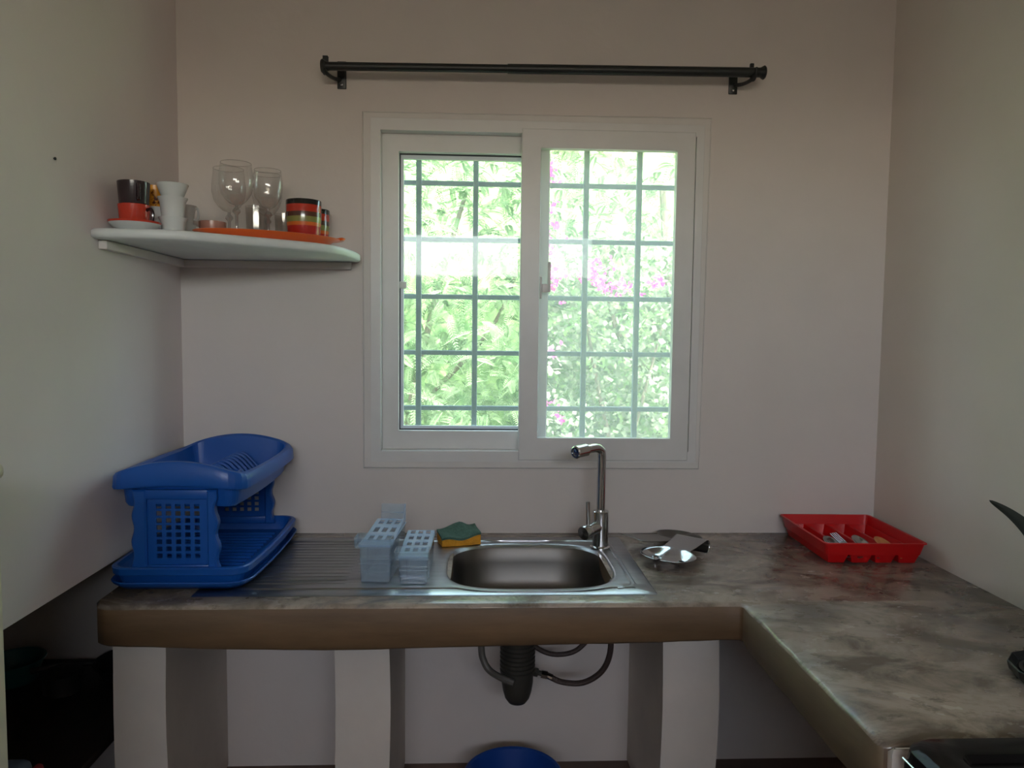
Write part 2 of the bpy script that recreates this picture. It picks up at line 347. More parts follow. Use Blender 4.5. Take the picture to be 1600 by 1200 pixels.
# security grille outside the glass
gr = thing('security_grille', 'blue-grey painted steel grille of crossed bars outside the window', 'grille', (.165, .13, H+.2))
for x in (-.204, -.015, .170, .356, .535, .72):
    if x < .71:
        bm = new(); box(bm, x-.009, x+.009, .112, .130, H+.235, H+1.32, .002, 1); obj('bar', bm, M['bar'], gr).data.transform(T(*(-gr.location)))
for z in (.396, .585, .774, .965, 1.152):
    bm = new(); box(bm, WX0, WX1, .130, .145, H+z-.008, H+z+.008, .002, 1); obj('bar', bm, M['bar'], gr).data.transform(T(*(-gr.location)))

# ------------------------------------------------------------------ curtain rod
rodt = thing('curtain_rod', 'black metal curtain rod on two wall brackets above the window', 'curtain rod', (.2, 0, H+1.455))
def ro(name, bm, parent=rodt): o = obj(name, bm, M['black'], parent); o.data.transform(T(*(-rodt.location))); return o
def rz(x): return H+1.4485+(x+.479)*.0125
bm = new(); tube(bm, [(-.47, -.08, rz(-.47)), (.10, -.08, rz(.1))], .0125, 16, smooth=False); ro('rod', bm)
bm = new(); tube(bm, [(.08, -.08, rz(.08)), (.87, -.08, rz(.87))], .0145, 16, smooth=False); ro('rod', bm)
for x, s in ((-.473, -1), (.868, 1)):
    bm = new(); lathe(bm, [(.012, -.02), (.014, -.008), (.019, 0), (.021, .004), (.018, .008), (0, .009)], 16, mtx=T(x, -.08, rz(x)) @ Rm(s*PI/2, 'Y')); ro('end_cap', bm)
for x0, s in ((-.434, -1), (.803, 1)):
    bm = new(); box(bm, x0-.014, x0+.014, -.005, 0, rz(x0)-.042, rz(x0)+.042, .002); br = ro('bracket', bm)
    bm = new(); tube(bm, [(x0+s*.006, -.004, rz(x0)-.014), (x0+s*.018, -.04, rz(x0)-.022), (x0+s*.030, -.075, rz(x0)-.022), (x0+s*.038, -.092, rz(x0)-.012)], .006, 8)
    tube(bm, [(x0+s*.038, -.08+.022*math.cos(a), rz(x0)+.022*math.sin(a)) for a in [math.radians(q) for q in range(-200, 30, 20)]], .0045, 8, sub=2)
    box(bm, x0+s*.032, x0+s*.044, -.066, -.056, rz(x0)-.005, rz(x0)+.034, .002); ro('hook', bm, br)
    for dz in (.03, -.03):
        bm = new(); lathe(bm, [(0, .002), (.003, .001), (.004, 0)], 10, mtx=T(x0, -.006, rz(x0)+dz) @ Rm(PI/2, 'X')); o = ro('screw', bm, br); o.data.materials[0] = M['chrome']

# small wall nail
bm = new(); lathe(bm, [(0, .006), (.003, .005), (.0035, .003), (.0015, 0)], 10, mtx=Rm(PI/2, 'Y')); o = obj('nail', bm, M['black']); o.location = (XL, -.68, H+1.025)
tag(o, 'small dark nail in the left wall above shelf height', 'nail')

# ------------------------------------------------------------------ cement worktop and pillars
def jitter(P, step=.045, a=.0018):
    out = []
    for i, p in enumerate(P):
        q = P[(i+1) % len(P)]; n = max(1, int(math.dist(p, q)/step)); out.append(p)
        for k in range(1, n):
            t = k/n; x = p[0]+(q[0]-p[0])*t; y = p[1]+(q[1]-p[1])*t
            if y > -.01 or x > 1.3: out.append((x, y))
            else: out.append((x+random.uniform(-a, a), y+random.uniform(-a, a)))
    return out
def zb(x, y):
    if y < -.66: return H-.106
    xs = (-.9, -.62, -.337, -.068, .35, .587, 1.4); zs = (-.096, -.106, -.112, -.106, -.100, -.094, -.094)
    return H+float(np.interp(x, xs, zs))
bm = new()
prism(bm, jitter([(-.935, 0), (-.915, -.60), (-.895, -.638), (-.87, -.648), (.640, -.648), (.648, -.655), (.649, -1.25), (.656, -1.262), (1.3265, -1.262), (1.3265, 0)]),
      [[(-.07, -.135), (.36, -.135), (.36, -.55), (-.07, -.55)]], H-.1, H, bev=.007, zb=zb, side=1)
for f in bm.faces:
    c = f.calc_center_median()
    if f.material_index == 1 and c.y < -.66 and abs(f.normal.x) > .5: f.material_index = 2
    if c.z < H-.08 and abs(f.normal.z) > .8: f.material_index = 1
wt = obj('worktop', bm, [M['top'], M['edge'], M['edgeR']], angle=50)
tag(wt, 'L-shaped polished cement worktop with thick brown front edge under the window', 'worktop')
def pillar(P, z1, label, grp=None):
    x = sum(p[0] for p in P)/len(P); y = sum(p[1] for p in P)/len(P)
    bm = new(); prism(bm, jitter([(a-x, b-y) for a, b in P], .08, .001), [], 0, z1, bev=.008)
    bmesh.ops.subdivide_edges(bm, edges=[e for e in bm.edges if abs(e.verts[0].co.z-e.verts[1].co.z) > .3], cuts=9)
    for v in bm.verts:
        if .02 < v.co.z < z1-.02 and v.co.y < .1: v.co.x += .004*math.sin(v.co.z*9+x*7)*(1 if v.co.x > 0 else .6); v.co.y += .002*math.sin(v.co.z*13)
    o = obj('pillar', bm, M['pillar'], angle=50); o.location = (x, y, 0); tag(o, label, 'pillar', grp); return o
pillar([(-.905, -.55), (-.775, -.55), (-.815, -.002), (-.915, -.002)], H-.101, 'white plastered pillar under the left end of the worktop')
pillar([(-.381, -.435), (-.235, -.435), (-.235, -.002), (-.381, -.002)], H-.109, 'white plastered pillar under the worktop between the dish rack and the sink')
pillar([(.511, -.435), (.667, -.435), (.667, -.002), (.511, -.002)], H-.097, 'white plastered pillar under the inner corner of the worktop')
pillar([(.662, -1.275), (1.325, -1.275), (1.325, -1.2625), (.662, -1.2625)], H-.003, 'white plastered end wall closing the near end of the right worktop beside stove')

# ------------------------------------------------------------------ marble corner shelf
SZ = H+.895
bm = new(); P = [(XL, 0), (XL, -.532), (-.90, -.540), (-.86, -.542), (-.80, -.540), (-.735, -.525), (-.66, -.473), (-.566, -.405), (-.50, -.357), (-.445, -.312), (-.41, -.262), (-.388, -.20), (-.376, -.12), (-.372, -.05), (-.376, -.02), (-.385, 0)]
cx, cy = -.7, -.25
prism(bm, [(x-cx, y-cy) for x, y in P], [], -.024, 0, bev=.005)
sh = thing('corner_shelf', 'white marble corner shelf holding glasses and cups left of window', 'shelf', (cx, cy, SZ))
obj('shelf_board', bm, M['marble'], sh, angle=60)
bm = new(); box(bm, XL-cx, -.405-cx, -.022-cy, -cy, -.047, -.0245, .003); obj('cleat', bm, M['wall'], sh)
bm = new(); box(bm, XL-cx, XL+.022-cx, -.50-cy, -.0225-cy, -.047, -.0245, .003); obj('cleat', bm, M['wall'], sh)

# ---- crockery
def mug_profile(r0, r1, h, t=.003, foot=.004):
    return [(0, foot), (r0-.006, foot), (r0-.005, 0), (r0-.001, 0), (r0, .004), (r1, h), (r1-t*.5, h+.001), (r1-t, h), (r0-t, .008), (0, .007)]
def handle(bm, r, z0, z1, out, tr=.004, ang=0):
    c, s = math.cos(ang), math.sin(ang)
    pts = [(r-.002, z1), (r+out*.7, z1+.002), (r+out, (z0+z1)/2+.004), (r+out*.7, z0-.001), (r-.003, z0)]
    tube(bm, [(c*x, s*x, z) for x, z in pts], tr, 8, 4)
# saucer with two stacked cups
SX, SY = -.877, -.44
sc_ = thing('saucer', 'small saucer with red rim and white underside at shelf left end', 'saucer', (SX, SY, SZ))
bm = new(); lathe(bm, [(0, .002), (.026, .002), (.027, 0), (.03, 0), (.032, .004), (.050, .014), (.061, .024)], 36); obj('saucer_base', bm, M['ceramic'], sc_)
bm = new(); lathe(bm, [(.061, .024), (.0625, .029), (.060, .029), (.045, .019), (.03, .013), (0, .012)], 36); obj('saucer_top', bm, M['red_glaze'], sc_)
def cup(name, label, x, y, z, r0, r1, h, m_, ang, grp=None, ho=.018, hm=None, inner=None):
    t = thing(name, label, 'cup', (x, y, z), 0, grp)
    bm = new(); lathe(bm, mug_profile(r0, r1, h), 32); obj('body', bm, m_, t)
    if ho:
        bm = new(); handle(bm, (r0+r1)/2, h*.22, h*.78, ho, .0042, ang); obj('handle', bm, hm or m_, t)
    return t
cup('espresso_cup', 'red glazed espresso cup standing on the saucer', SX-.001, SY, SZ+.0125, .034, .038, .058, M['red_glaze'], -.25, hm=M['dark_glaze'])
cup('espresso_cup', 'dark brown espresso cup stacked on the red cup', SX-.001, SY, SZ+.0715, .035, .0385, .056, M['dark_glaze'], -.9, ho=.012)
# sunflower cup on a white cup behind
cup('mug', 'white mug behind the saucer, under the sunflower cup', -.868, -.335, SZ+.0005, .028, .036, .080, M['ceramic'], 2.6)
cup('espresso_cup', 'yellow cup with brown flower decoration standing on a white mug', -.868, -.335, SZ+.0815, .030, .034, .055, M['yellow_glaze'], 2.6, ho=0)
# stack of three white cups with flared top, second stack behind
def flared(label, x, y, z, k, ang):
    t = thing('mug', label, 'cup', (x, y, z), 0, 'white stacked mugs on the shelf')
    h = .05*k
    bm = new(); lathe(bm, [(0, .003), (.022*k, .003), (.023*k, 0), (.027*k, 0), (.029*k, h*.35), (.031*k, h*.75), (.036*k, h*.96), (.0365*k, h), (.034*k, h), (.029*k, h*.72), (.025*k, .006), (0, .006)], 30); obj('body', bm, M['ceramic'], t)
    bm = new(); handle(bm, .029*k, h*.3, h*.85, .013, .0035, ang); obj('handle', bm, M['ceramic'], t)
    return t
flared('lowest white mug of the front stack in the middle of the shelf', -.806, -.38, SZ+.0005, .98, 2.2)
flared('middle white mug of the front stack between the saucer and the wine glasses', -.806, -.38, SZ+.0505, 1.02, 2.5)
cup('mug', 'topmost flared white cup of the front stack', -.806, -.38, SZ+.102, .028, .040, .034, M['ceramic'], 2.5, ho=0)
flared('lower white mug of the rear stack beside the back wall', -.842, -.225, SZ+.0005, 1.05, .1)
flared('upper white mug of the rear stack with its handle to the right', -.842, -.225, SZ+.0540, 1.05, .1)
# pinkish glass
gl = thing('candle_glass', 'small pink frosted glass at the left end of orange tray', 'glass', (-.782, -.16, SZ+.0005))
bm = new(); lathe(bm, [(0, 0), (.034, 0), (.0375, .006), (.038, .072), (.0365, .072), (.035, .008), (0, .006)], 30); obj('body', bm, M['pinkglass'], gl)
# orange tray
tr = thing('serving_tray', 'oval orange plastic tray along the front of the shelf', 'tray', (-.585, -.275, SZ+.0005), math.radians(29))
def oval(a, b, z, n=56, c=(0, 0)): return [(c[0]+a*math.cos(2*PI*k/n), c[1]+b*math.sin(2*PI*k/n), z) for k in range(n)]
bm = new(); rings(bm, [oval(.150, .070, 0), oval(.158, .078, .001), oval(.180, .096, .014), oval(.198, .108, .019), oval(.200, .110, .021), oval(.196, .106, .022), oval(.177, .093, .016), oval(.156, .076, .004), oval(.02, .012, .004)]); obj('tray_body', bm, M['orange'], tr)
bm = new(); rings(bm, [oval(.011, .040, .019, 20, (.196, 0)), oval(.013, .044, .024, 20, (.198, 0)), oval(.008, .036, .027, 20, (.196, 0))]); obj('rim_handle', bm, M['orange'], tr)
TZ = SZ+.0058
# wine glasses
def wine(label, x, y, z, s, rb, first=None):
    t = thing('wine_glass', label, 'wine glass', (x, y, z), 0, 'wine glasses on the shelf')
    bm = new(); bz = .096
    prof = [(.006, bz), (.018, bz+.004), (rb*.62, bz+.014), (rb*.86, bz+.030), (rb, bz+.056), (rb*.985, bz+.076), (rb*.88, .210*s)]
    lathe(bm, prof, 40); obj('bowl', bm, M['wine'], t)
    bm = new(); lathe(bm, [(rb*.88-.0007, .210*s-.001), (rb*.88, .210*s+.0006), (rb*.88+.0007, .210*s-.001)], 40); obj('rim', bm, M['winestem'], t)
    bm = new(); lathe(bm, [(.005, bz), (.0045, bz-.006), (.010, bz-.013), (.011, bz-.018), (.0045, bz-.027), (.004, .03), (.006, .012), (.012, .005), (.032, .0015), (.033, 0), (0, 0)], 28); obj('stem', bm, M['winestem'], t)
    return t
wine('front wine glass with wide bowl, standing on the orange tray', -.672, -.285, TZ, 1.0, .046)
wine('wine glass with wide bowl, partly behind the front one on its left', -.722, -.195, SZ+.0005, 1.04, .047)
wine('slimmer wine glass beside the striped mugs', -.600, -.235, TZ, .965, .041)
wine('rearmost wine glass near the wall behind the slimmer one', -.630, -.136, SZ+.0005, 1.03, .043)
def tumbler(label, x, y, z, h):
    t = thing('tumbler', label, 'glass', (x, y, z), 0, 'clear tumblers behind the wine glasses')
    bm = new(); lathe(bm, [(0, 0), (.026, 0), (.0275, .004), (.033, h), (.0315, h), (.026, .010), (0, .008)], 12)
    obj('glass_body', bm, M['tumbler'], t, angle=10); return t
tumbler('tall clear tumbler between the two pairs of wine glasses', -.685, -.06, SZ+.0005, .135)
tumbler('clear tumbler behind the slimmer wine glass near wall', -.602, -.046, SZ+.0005, .115)
# striped mugs
def smug(label, x, y, z, ang, grp='striped mugs on the tray'):
    t = thing('striped_mug', label, 'mug', (x, y, z), 0, grp)
    bm = new(); lathe(bm, [(0, .004), (.038, .004), (.040, 0), (.042, 0), (.044, .006), (.050, .075), (.0505, .125), (.0495, .127), (.0475, .125), (.042, .01), (0, .008)], 40); obj('body', bm, M['stripe'], t)
    bm = new(); handle(bm, .047, .03, .095, .024, .005, ang); obj('handle', bm, M['stripe'], t)
    return t
smug('striped mug with black rim nearest the window, in front', -.512, -.185, TZ+.001, 2.0)
smug('striped mug partly hidden behind the front striped mug', -.513, -.062, SZ+.0005, 2.3)

# ------------------------------------------------------------------ blue two-tier dish rack
HX, HY = .163, .262
rk = thing('dish_rack', 'blue plastic two-tier dish rack at the left end of the worktop', 'dish rack', (-.745, -.290, H+.0045), math.radians(0))
def tub(prof, r=.045, bulge=0.012, arch=None, hx=HX, hy=HY):
    rs = []
    for o_, z in prof:
        ring = rrect(hx+o_, hy+o_, max(r+o_, .006), 5, z, bulge=bulge)
        if arch: ring = [(x, y, zz+arch(x, y, o_, zz)) for x, y, zz in ring]
        rs.append(ring)
    b = bmesh.new(); rings(b, rs); return b
obj('drip_tray', tub([(-.03, 0), (-.012, .001), (.006, .014), (.010, .021), (.008, .0235), (.002, .020), (-.014, .006), (-.05, .005)]), M['blue'], rk)
obj('lower_basket', tub([(-.03, .012), (-.016, .012), (-.010, .022), (-.006, .036), (.004, .040), (.006, .056), (.002, .059), (-.006, .059), (-.014, .052), (-.022, .020), (-.05, .019)], r=.04), M['blue'], rk)
for k in range(13):
    y = -.18+k*.03; bm = new(); box(bm, -.12, .12, y-.003, y+.003, .019, .026, .001, 1); obj('rib', bm, M['blue'], rk)
def arch(x, y, o_, z):
    e = max(0, (abs(y)-.15)/.09); e = min(1, e)
    return (.036*(1-(x/HX)**2) if abs(x) < HX else 0)*e*min(1, max(0, (z-.235)/.04))
obj('upper_basket', tub([(-.05, .205), (-.030, .206), (-.024, .215), (-.020, .252), (.002, .250), (.004, .254), (.002, .280), (-.003, .287), (-.013, .288), (-.021, .283), (-.028, .255), (-.036, .214), (-.055, .211)], r=.05, bulge=.010, arch=arch), M['blue'], rk)
for k in range(9):   # curved plate slots in the upper basket
    y = -.05+k*.031
    bm = new(); tube(bm, [(-.02, y, .225), (-.005, y, .262), (.01, y, .272), (.03, y, .266), (.055, y, .240), (.075, y, .214)], .0042, 6, 3); obj('plate_slot', bm, M['blue'], rk)
bm = new()            # small cutlery pocket at the near right corner
rings(bm, [rrect(.038, .030, .012, 3, .212, .092, -.192), rrect(.042, .034, .012, 3, .286, .092, -.192), rrect(.036, .028, .010, 3, .287, .092, -.192), rrect(.034, .026, .010, 3, .218, .092, -.192)]); obj('cutlery_pocket', bm, M['blue'], rk)
def end_panel(y, flip):
    x0, x1, z0, z1 = -.108, .100, .040, .252; hx0, hx1, hz0, hz1 = -.058, .058, .075, .218
    bm = new()
    pw = [(hx1+.016, z0), (x1+.004, z0)]+[(x1+.004-.004*(1-math.cos(2*PI*k/8))-.006*(k/26), z0+(z1-z0)*k/26) for k in range(1, 26)]+[(x1-.002, z1), (hx1+.016, z1)]
    prism(bm, pw, [], y-.013, y+.013, bev=.004, mtx=XZ)
    pl = [(x0-.006, z0), (hx0-.016, z0), (hx0-.016, z1), (x0, z1)]+[(x0+.003*(1-math.cos(2*PI*k/8))-.006*(k/26), z1-(z1-z0)*k/26) for k in range(1, 26)]
    prism(bm, pl, [], y-.013, y+.013, bev=.004, mtx=XZ)
    box(bm, hx0-.018, hx1+.018, y-.010, y+.010, z0, hz0-.012, .003); box(bm, hx0-.018, hx1+.018, y-.010, y+.010, hz1+.010, z1, .003)
    fr = obj('end_panel', bm, M['blue'], rk)
    bm = new(); nx, nz = 5, 8; b_ = .0045
    holes = [[(hx0+(i+.5)*(hx1-hx0)/nx+a*.0068, hz0+(j+.5)*(hz1-hz0)/nz+c*.0060) for a, c in ((-1, -1), (1, -1), (1, 1), (-1, 1))] for i in range(nx) for j in range(nz)]
    prism(bm, [(hx0-.016, hz0-.013), (hx1+.016, hz0-.013), (hx1+.016, hz1+.011), (hx0-.016, hz1+.011)], holes, y-.0025, y+.0025, mtx=XZ)
    obj('lattice', bm, M['blue'], fr, smooth=False)
end_panel(-HY+.018, 0); end_panel(HY-.018, 1)

# ------------------------------------------------------------------ steel sink
SX0, SX1, SY0, SY1 = -.70, .455, -.585, -.065; CX, CY, BX, BY = .145, -.343, .228, .198
NS = 96
cor = [math.atan2(y-CY, x-CX) for x, y in ((SX1, SY1), (SX0, SY1), (SX0, SY0), (SX1, SY0))]
angs = sorted([2*PI*k/NS-PI for k in range(NS)]+cor)
def sup(a, bx, by, n=3.4):
    c, s = math.cos(a), math.sin(a); k = (abs(c/bx)**n+abs(s/by)**n)**(-1/n); return (CX+c*k, CY+s*k)
def rec(a, d):
    c, s = math.cos(a), math.sin(a); k = 1e9
    if c > 1e-9: k = min(k, (SX1-d-CX)/c)
    if c < -1e-9: k = min(k, (SX0+d-CX)/c)
    if s > 1e-9: k = min(k, (SY1-d-CY)/s)
    if s < -1e-9: k = min(k, (SY0+d-CY)/s)
    return (CX+c*k, CY+s*k)
sink = thing('kitchen_sink', 'stainless steel sink with drainer set into the cement worktop', 'sink', (CX, CY, H))
def loc_(p, z): return (p[0]-CX, p[1]-CY, z)
bm = new()
prof = [(BX-.006, BY-.006, -.006), (BX, BY, .0005), (BX+.005, BY+.005, .0035), (BX+.012, BY+.012, .0045), (BX+.022, BY+.022, .0040)]
rr = [[loc_(sup(a, bx, by), z) for a in angs] for bx, by, z in prof]
for t in (.3, .6):
    pass
rr += [[loc_(rec(a, d), z) for a in angs] for d, z in ((.055, .0035), (.050, .0065), (.044, .0065), (.040, .0035), (.006, .0035), (0, .0005))]
# keep every ring outside the bowl lip
lip = [sup(a, BX+.030, BY+.030) for a in angs]
for ring in rr[len(prof):]:
    for i, a in enumerate(angs):
        r1 = math.hypot(ring[i][0], ring[i][1]); r0 = math.hypot(lip[i][0]-CX, lip[i][1]-CY)
        if r1 < r0 and ring is not rr[-1] and ring is not rr[-2]: ring[i] = (ring[i][0]*r0/r1, ring[i][1]*r0/r1, ring[i][2])
rings(bm, rr, (False, False)); obj('drainboard', bm, M['steel'], sink, angle=30)
bm = new()
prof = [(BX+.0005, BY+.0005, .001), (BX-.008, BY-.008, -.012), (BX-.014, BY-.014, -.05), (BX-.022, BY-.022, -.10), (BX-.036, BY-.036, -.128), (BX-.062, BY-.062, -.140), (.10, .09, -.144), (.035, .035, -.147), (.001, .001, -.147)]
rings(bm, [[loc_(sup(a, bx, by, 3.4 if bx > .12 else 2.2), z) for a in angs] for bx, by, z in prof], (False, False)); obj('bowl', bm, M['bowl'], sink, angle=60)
bm = new(); lathe(bm, [(0, .001), (.02, .001), (.03, .003), (.036, .0025), (.038, 0)], 28, (0, 0, -.1465)); obj('drain', bm, M['chrome'], sink)
for k in range(15):
    y = -.50+k*.027
    bm = new(); tube(bm, [(-.655-CX, y-CY, .002), (-.64-CX, y-CY, .0028), (-.36-CX, y-CY, .0028), (-.34-CX, y-CY, .002)], .0022, 6, smooth=False); obj('drainer_rib', bm, M['steel'], sink)
# pressed channel at the right of the plate
bm = new(); tube(bm, [(.40-CX, -.12-CY, .003), (.405-CX, -.40-CY, .003), (.40-CX, -.52-CY, .003), (.36-CX, -.545-CY, .003)], .0035, 6); obj('pressed_bead', bm, M['steel'], sink)

# ------------------------------------------------------------------ tap
fx, fy = .374, -.185
tap = thing('kitchen_tap', 'chrome swivel kitchen tap with side lever behind the sink', 'tap', (fx, fy, H+.004))
bm = new(); lathe(bm, [(0, 0), (.030, 0), (.030, .004), (.026, .006), (.0245, .008), (.0245, .112), (.0225, .1145), (0, .1145)], 32); obj('tap_body', bm, M['chrome'], tap)
bm = new(); tube(bm, [(0, 0, .112), (0, 0, .20), (0, 0, .283), (-.005, -.004, .300), (-.020, -.017, .3085), (-.045, -.039, .3085), (-.062, -.055, .3075)], .0135, 16, 5); obj('spout', bm, M['chrome'], tap)
d = Vector((-.75, -.66, -.05)).normalized(); q = d.to_track_quat('Z', 'Y').to_matrix().to_4x4()
bm = new(); lathe(bm, [(0, 0), (.0155, 0), (.0190, .002), (.0190, .046), (.015, .049), (.012, .049), (.011, .044), (0, .043)], 24, mtx=T(-.056, -.050, .3075) @ q); obj('aerator', bm, M['chrome'], tap)
d = Vector((-.70, -.62, -.12)).normalized(); q = d.to_track_quat('Z', 'Y').to_matrix().to_4x4()
bm = new(); lathe(bm, [(0, 0), (.019, 0), (.019, .038), (.0205, .039), (.0215, .041), (.0215, .062), (.020, .065), (0, .066)], 28, mtx=T(-.012, -.010, .066) @ q); hb = obj('lever_hub', bm, M['chrome'], tap)
bm = new(); tube(bm, [(-.044, -.038, .078), (-.046, -.040, .150)], .0060, 12, smooth=False); obj('lever', bm, M['chrome'], hb)

# ------------------------------------------------------------------ sponge
sp = thing('sponge', 'yellow sponge with warped green scouring side behind the sink', 'sponge', (-.058, -.128, H+.005), math.radians(14))
def warped(z0, z1, hx, hy, warp):
    b = bmesh.new(); n, mm = 14, 8; g = {}
    for s in (0, 1):
        for i in range(n+1):
            for j in range(mm+1):
                u, v = i/n*2-1, j/mm*2-1
                z = warp(u, v, s)
                g[s, i, j] = b.verts.new((u*hx*(1-.03*abs(v)), v*hy*(1-.03*abs(u)), z))
    for i in range(n):
        for j in range(mm):
            b.faces.new((g[1, i, j], g[1, i+1, j], g[1, i+1, j+1], g[1, i, j+1])); b.faces.new((g[0, i, j+1], g[0, i+1, j+1], g[0, i+1, j], g[0, i, j]))
    for i in range(n):
        b.faces.new((g[0, i, 0], g[0, i+1, 0], g[1, i+1, 0], g[1, i, 0])); b.faces.new((g[1, i, mm], g[1, i+1, mm], g[0, i+1, mm], g[0, i, mm]))
    for j in range(mm):
        b.faces.new((g[0, 0, j+1], g[0, 0, j], g[1, 0, j], g[1, 0, j+1])); b.faces.new((g[0, n, j], g[0, n, j+1], g[1, n, j+1], g[1, n, j]))
    return b
top = lambda u, v: .024+.010*max(0, (u+.2))*.7+.006*v+.004*math.sin(u*4+v*2)
bm = warped(0, 0, .062, .042, lambda u, v, s: top(u, v) if s else 0); obj('foam', bm, M['sponge'], sp)
bm = warped(0, 0, .063, .043, lambda u, v, s: top(u, v)+.0005+(.007+.014*math.exp(-((u-.15)**2+(v-.7)**2)*5) if s else 0)); obj('scourer', bm, M['scour'], sp)

# ------------------------------------------------------------------ clear plastic caddies
def caddy(label, x, y, rz_, wx, dy, h, flap, lip, rows):
    t = thing('clear_caddy', label, 'caddy', (x, y, H+.006), rz_, 'clear plastic cutlery caddies on the drainer')
    a, b = wx/2, dy/2; th = .0018
    bm = new(); rings(bm, [rrect(a-.003, b-.003, .006, 2, 0), rrect(a, b, .007, 2, h), rrect(a-th, b-th, .006, 2, h), rrect(a-.003-th, b-.003-th, .005, 2, th)]); obj('box', bm, M['clearblue'], t, angle=20)
    for zz in (.28, .5, .62):
        bm = new(); box(bm, -a-.0008, a+.0008, -b-.0012, -b+.001, h*zz, h*zz+.0015); obj('moulded_line', bm, M['clearblue'], t, smooth=False)
    bm = new(); box(bm, -a*.45, -a*.42, -b-.0012, -b+.001, .004, h*.95); obj('moulded_line', bm, M['clearblue'], t, smooth=False)
    bm = new(); tube(bm, [(x_, y_, h) for x_, y_ in ((-a, -b), (a, -b), (a, b), (-a, b), (-a, -b))], .0016, 6, smooth=False); obj('rim', bm, M['lattice'], t)
    # perforated lid, sloping slightly up to the back
    holes = []; hw = a*.17; y0 = -b*.62; sy = (b*1.75)/rows
    for i in (-1, 0, 1):
        for j in range(rows):
            cx_, cy_ = i*a*.56, y0+j*sy+sy*.35; hl = sy*.30
            holes.append([(cx_-hw, cy_-hl), (cx_+hw, cy_-hl), (cx_+hw, cy_+hl), (cx_-hw, cy_+hl)])
    bm = new(); prism(bm, [(-a, -b), (a, -b), (a, b), (-a, b)], holes, 0, .003, mtx=T(0, 0, h+.001) @ Rm(math.radians(3), 'X')); obj('perforated_lid', bm, M['lattice'], t, smooth=False)
    # raised front lip box and upright back flap
    bm = new(); z0, z1 = h-.004, h+lip
    rings(bm, [rrect(a+.006, .026, .006, 2, z0, -.002, -b+.010), rrect(a+.007, .030, .007, 2, z1, -.003, -b+.010), rrect(a+.005, .028, .006, 2, z1, -.003, -b+.010), rrect(a+.004, .024, .005, 2, z0+.002, -.002, -b+.010)], (True, False)); obj('front_lip', bm, M['clearblue'], t, angle=20)
    if flap:
        bm = new(); prism(bm, [(-a*.75, 0), (a, 0), (a, flap), (-a*.7, flap)], [], 0, .002, bev=.0006, mtx=T(0, b-.004, h+.010) @ Rm(math.radians(-4), 'X') @ XZ); box(bm, -a*.7, a*.95, b-.006, b, h+.010+flap*.42, h+.012+flap*.42); obj('back_flap', bm, M['clearblue'], t, smooth=False)
        bm = new(); prism(bm, [(-b*.2, h+.003), (b, h+.008), (b, h+.01+flap), (b*.92, h+.01+flap), (b*.7, h+.02)], [], a-.002, a, mtx=Matrix(((0, 0, 1, 0), (1, 0, 0, 0), (0, 1, 0, 0), (0, 0, 0, 1)))); obj('side_fin', bm, M['lattice'], t, smooth=False)
    for k in range(7):
        if not flap:
            bm = new(); lathe(bm, [(0, .004), (.003, .003), (.004, 0)], 8, mtx=T(a, -b+.004, .008+k*h/8) @ Rm(PI/2, 'Y')); obj('stud', bm, M['chrome'] if 0 else M['clearblue'], t)
    return t
caddy('taller clear bluish plastic caddy with upright flap, left of its pair', -.256, -.385, math.radians(-4), .082, .235, .098, .045, .022, 3)
caddy('lower clear plastic caddy standing between the taller one and sink bowl', -.162, -.405, math.radians(-1), .076, .22, .072, 0, .016, 4)

# ------------------------------------------------------------------ spoon rests
def spoonrest(label, x, y, rz_, z, mname, curl=True, tilt=0.0, grp='steel spoon rests'):
    b = bmesh.new(); n, mm = 34, 20; g = {}
    def width(t):          # t: 0 tip of lobes -> 1 handle end
        if t < .42: return .082*math.sqrt(max(0, 1-((t-.24)/.245)**2)) if t < .24 else .082-.040*((t-.24)/.18)**2
        return .042+.012*((t-.42)/.58)
    L = .27
    for i in range(n+1):
        t = .001+i/n*.999; w_ = max(width(t), .003)
        for j in range(mm+1):
            s = j/mm*2-1; yy = t*L; xx = s*w_; zz = .030+.028*t*t
            if t < .5:
                k = min(1, (.5-t)/.2); u = abs(s)
                zz += k*(-.019*math.sin(PI*min(1, u))*math.sin(PI*min(1, t/.46)) + .006*math.exp(-(s/.09)**2)*math.sin(PI*min(1, t/.46)))
                yy += .016*math.exp(-(s/.22)**2)*max(0, 1-t/.22)
            if curl and t > .80:
                a = (t-.80)/.20*PI*1.15; yy = .80*L+.020*math.sin(a); zz = .030+.028*.64-.020*(1-math.cos(a))
            g[i, j] = b.verts.new((xx, yy-.1, zz))
    for i in range(n):
        for j in range(mm): b.faces.new((g[i, j], g[i+1, j], g[i+1, j+1], g[i, j+1]))
    t_ = thing('spoon_rest', label, 'spoon rest', (x, y, z), rz_, grp)
    o = obj('plate', b, M[mname], t_, angle=80); o.rotation_euler = (0, 0, 0); o.rotation_euler[0] = tilt
    so = o.modifiers.new('thickness', 'SOLIDIFY'); so.thickness = .0014
    # small rounded feet pressed under the lobes
    for sx in (-1, 1):
        bmf = new(); zo = H+.001-z; lathe(bmf, [(0, zo), (.008, zo+.001), (.011, .012), (.008, .0175)], 14, (sx*.040, -.035, 0)); obj('foot', bmf, M[mname], t_)
    return t_
spoonrest('shiny double spoon rest with curled handle, in front', .566, -.318, math.radians(-41), H+.001, 'mirror')
spoonrest('darker spoon rest lying behind the shiny one, beside the sink plate', .604, -.142, math.radians(121), H-.009, 'darksteel', curl=False)

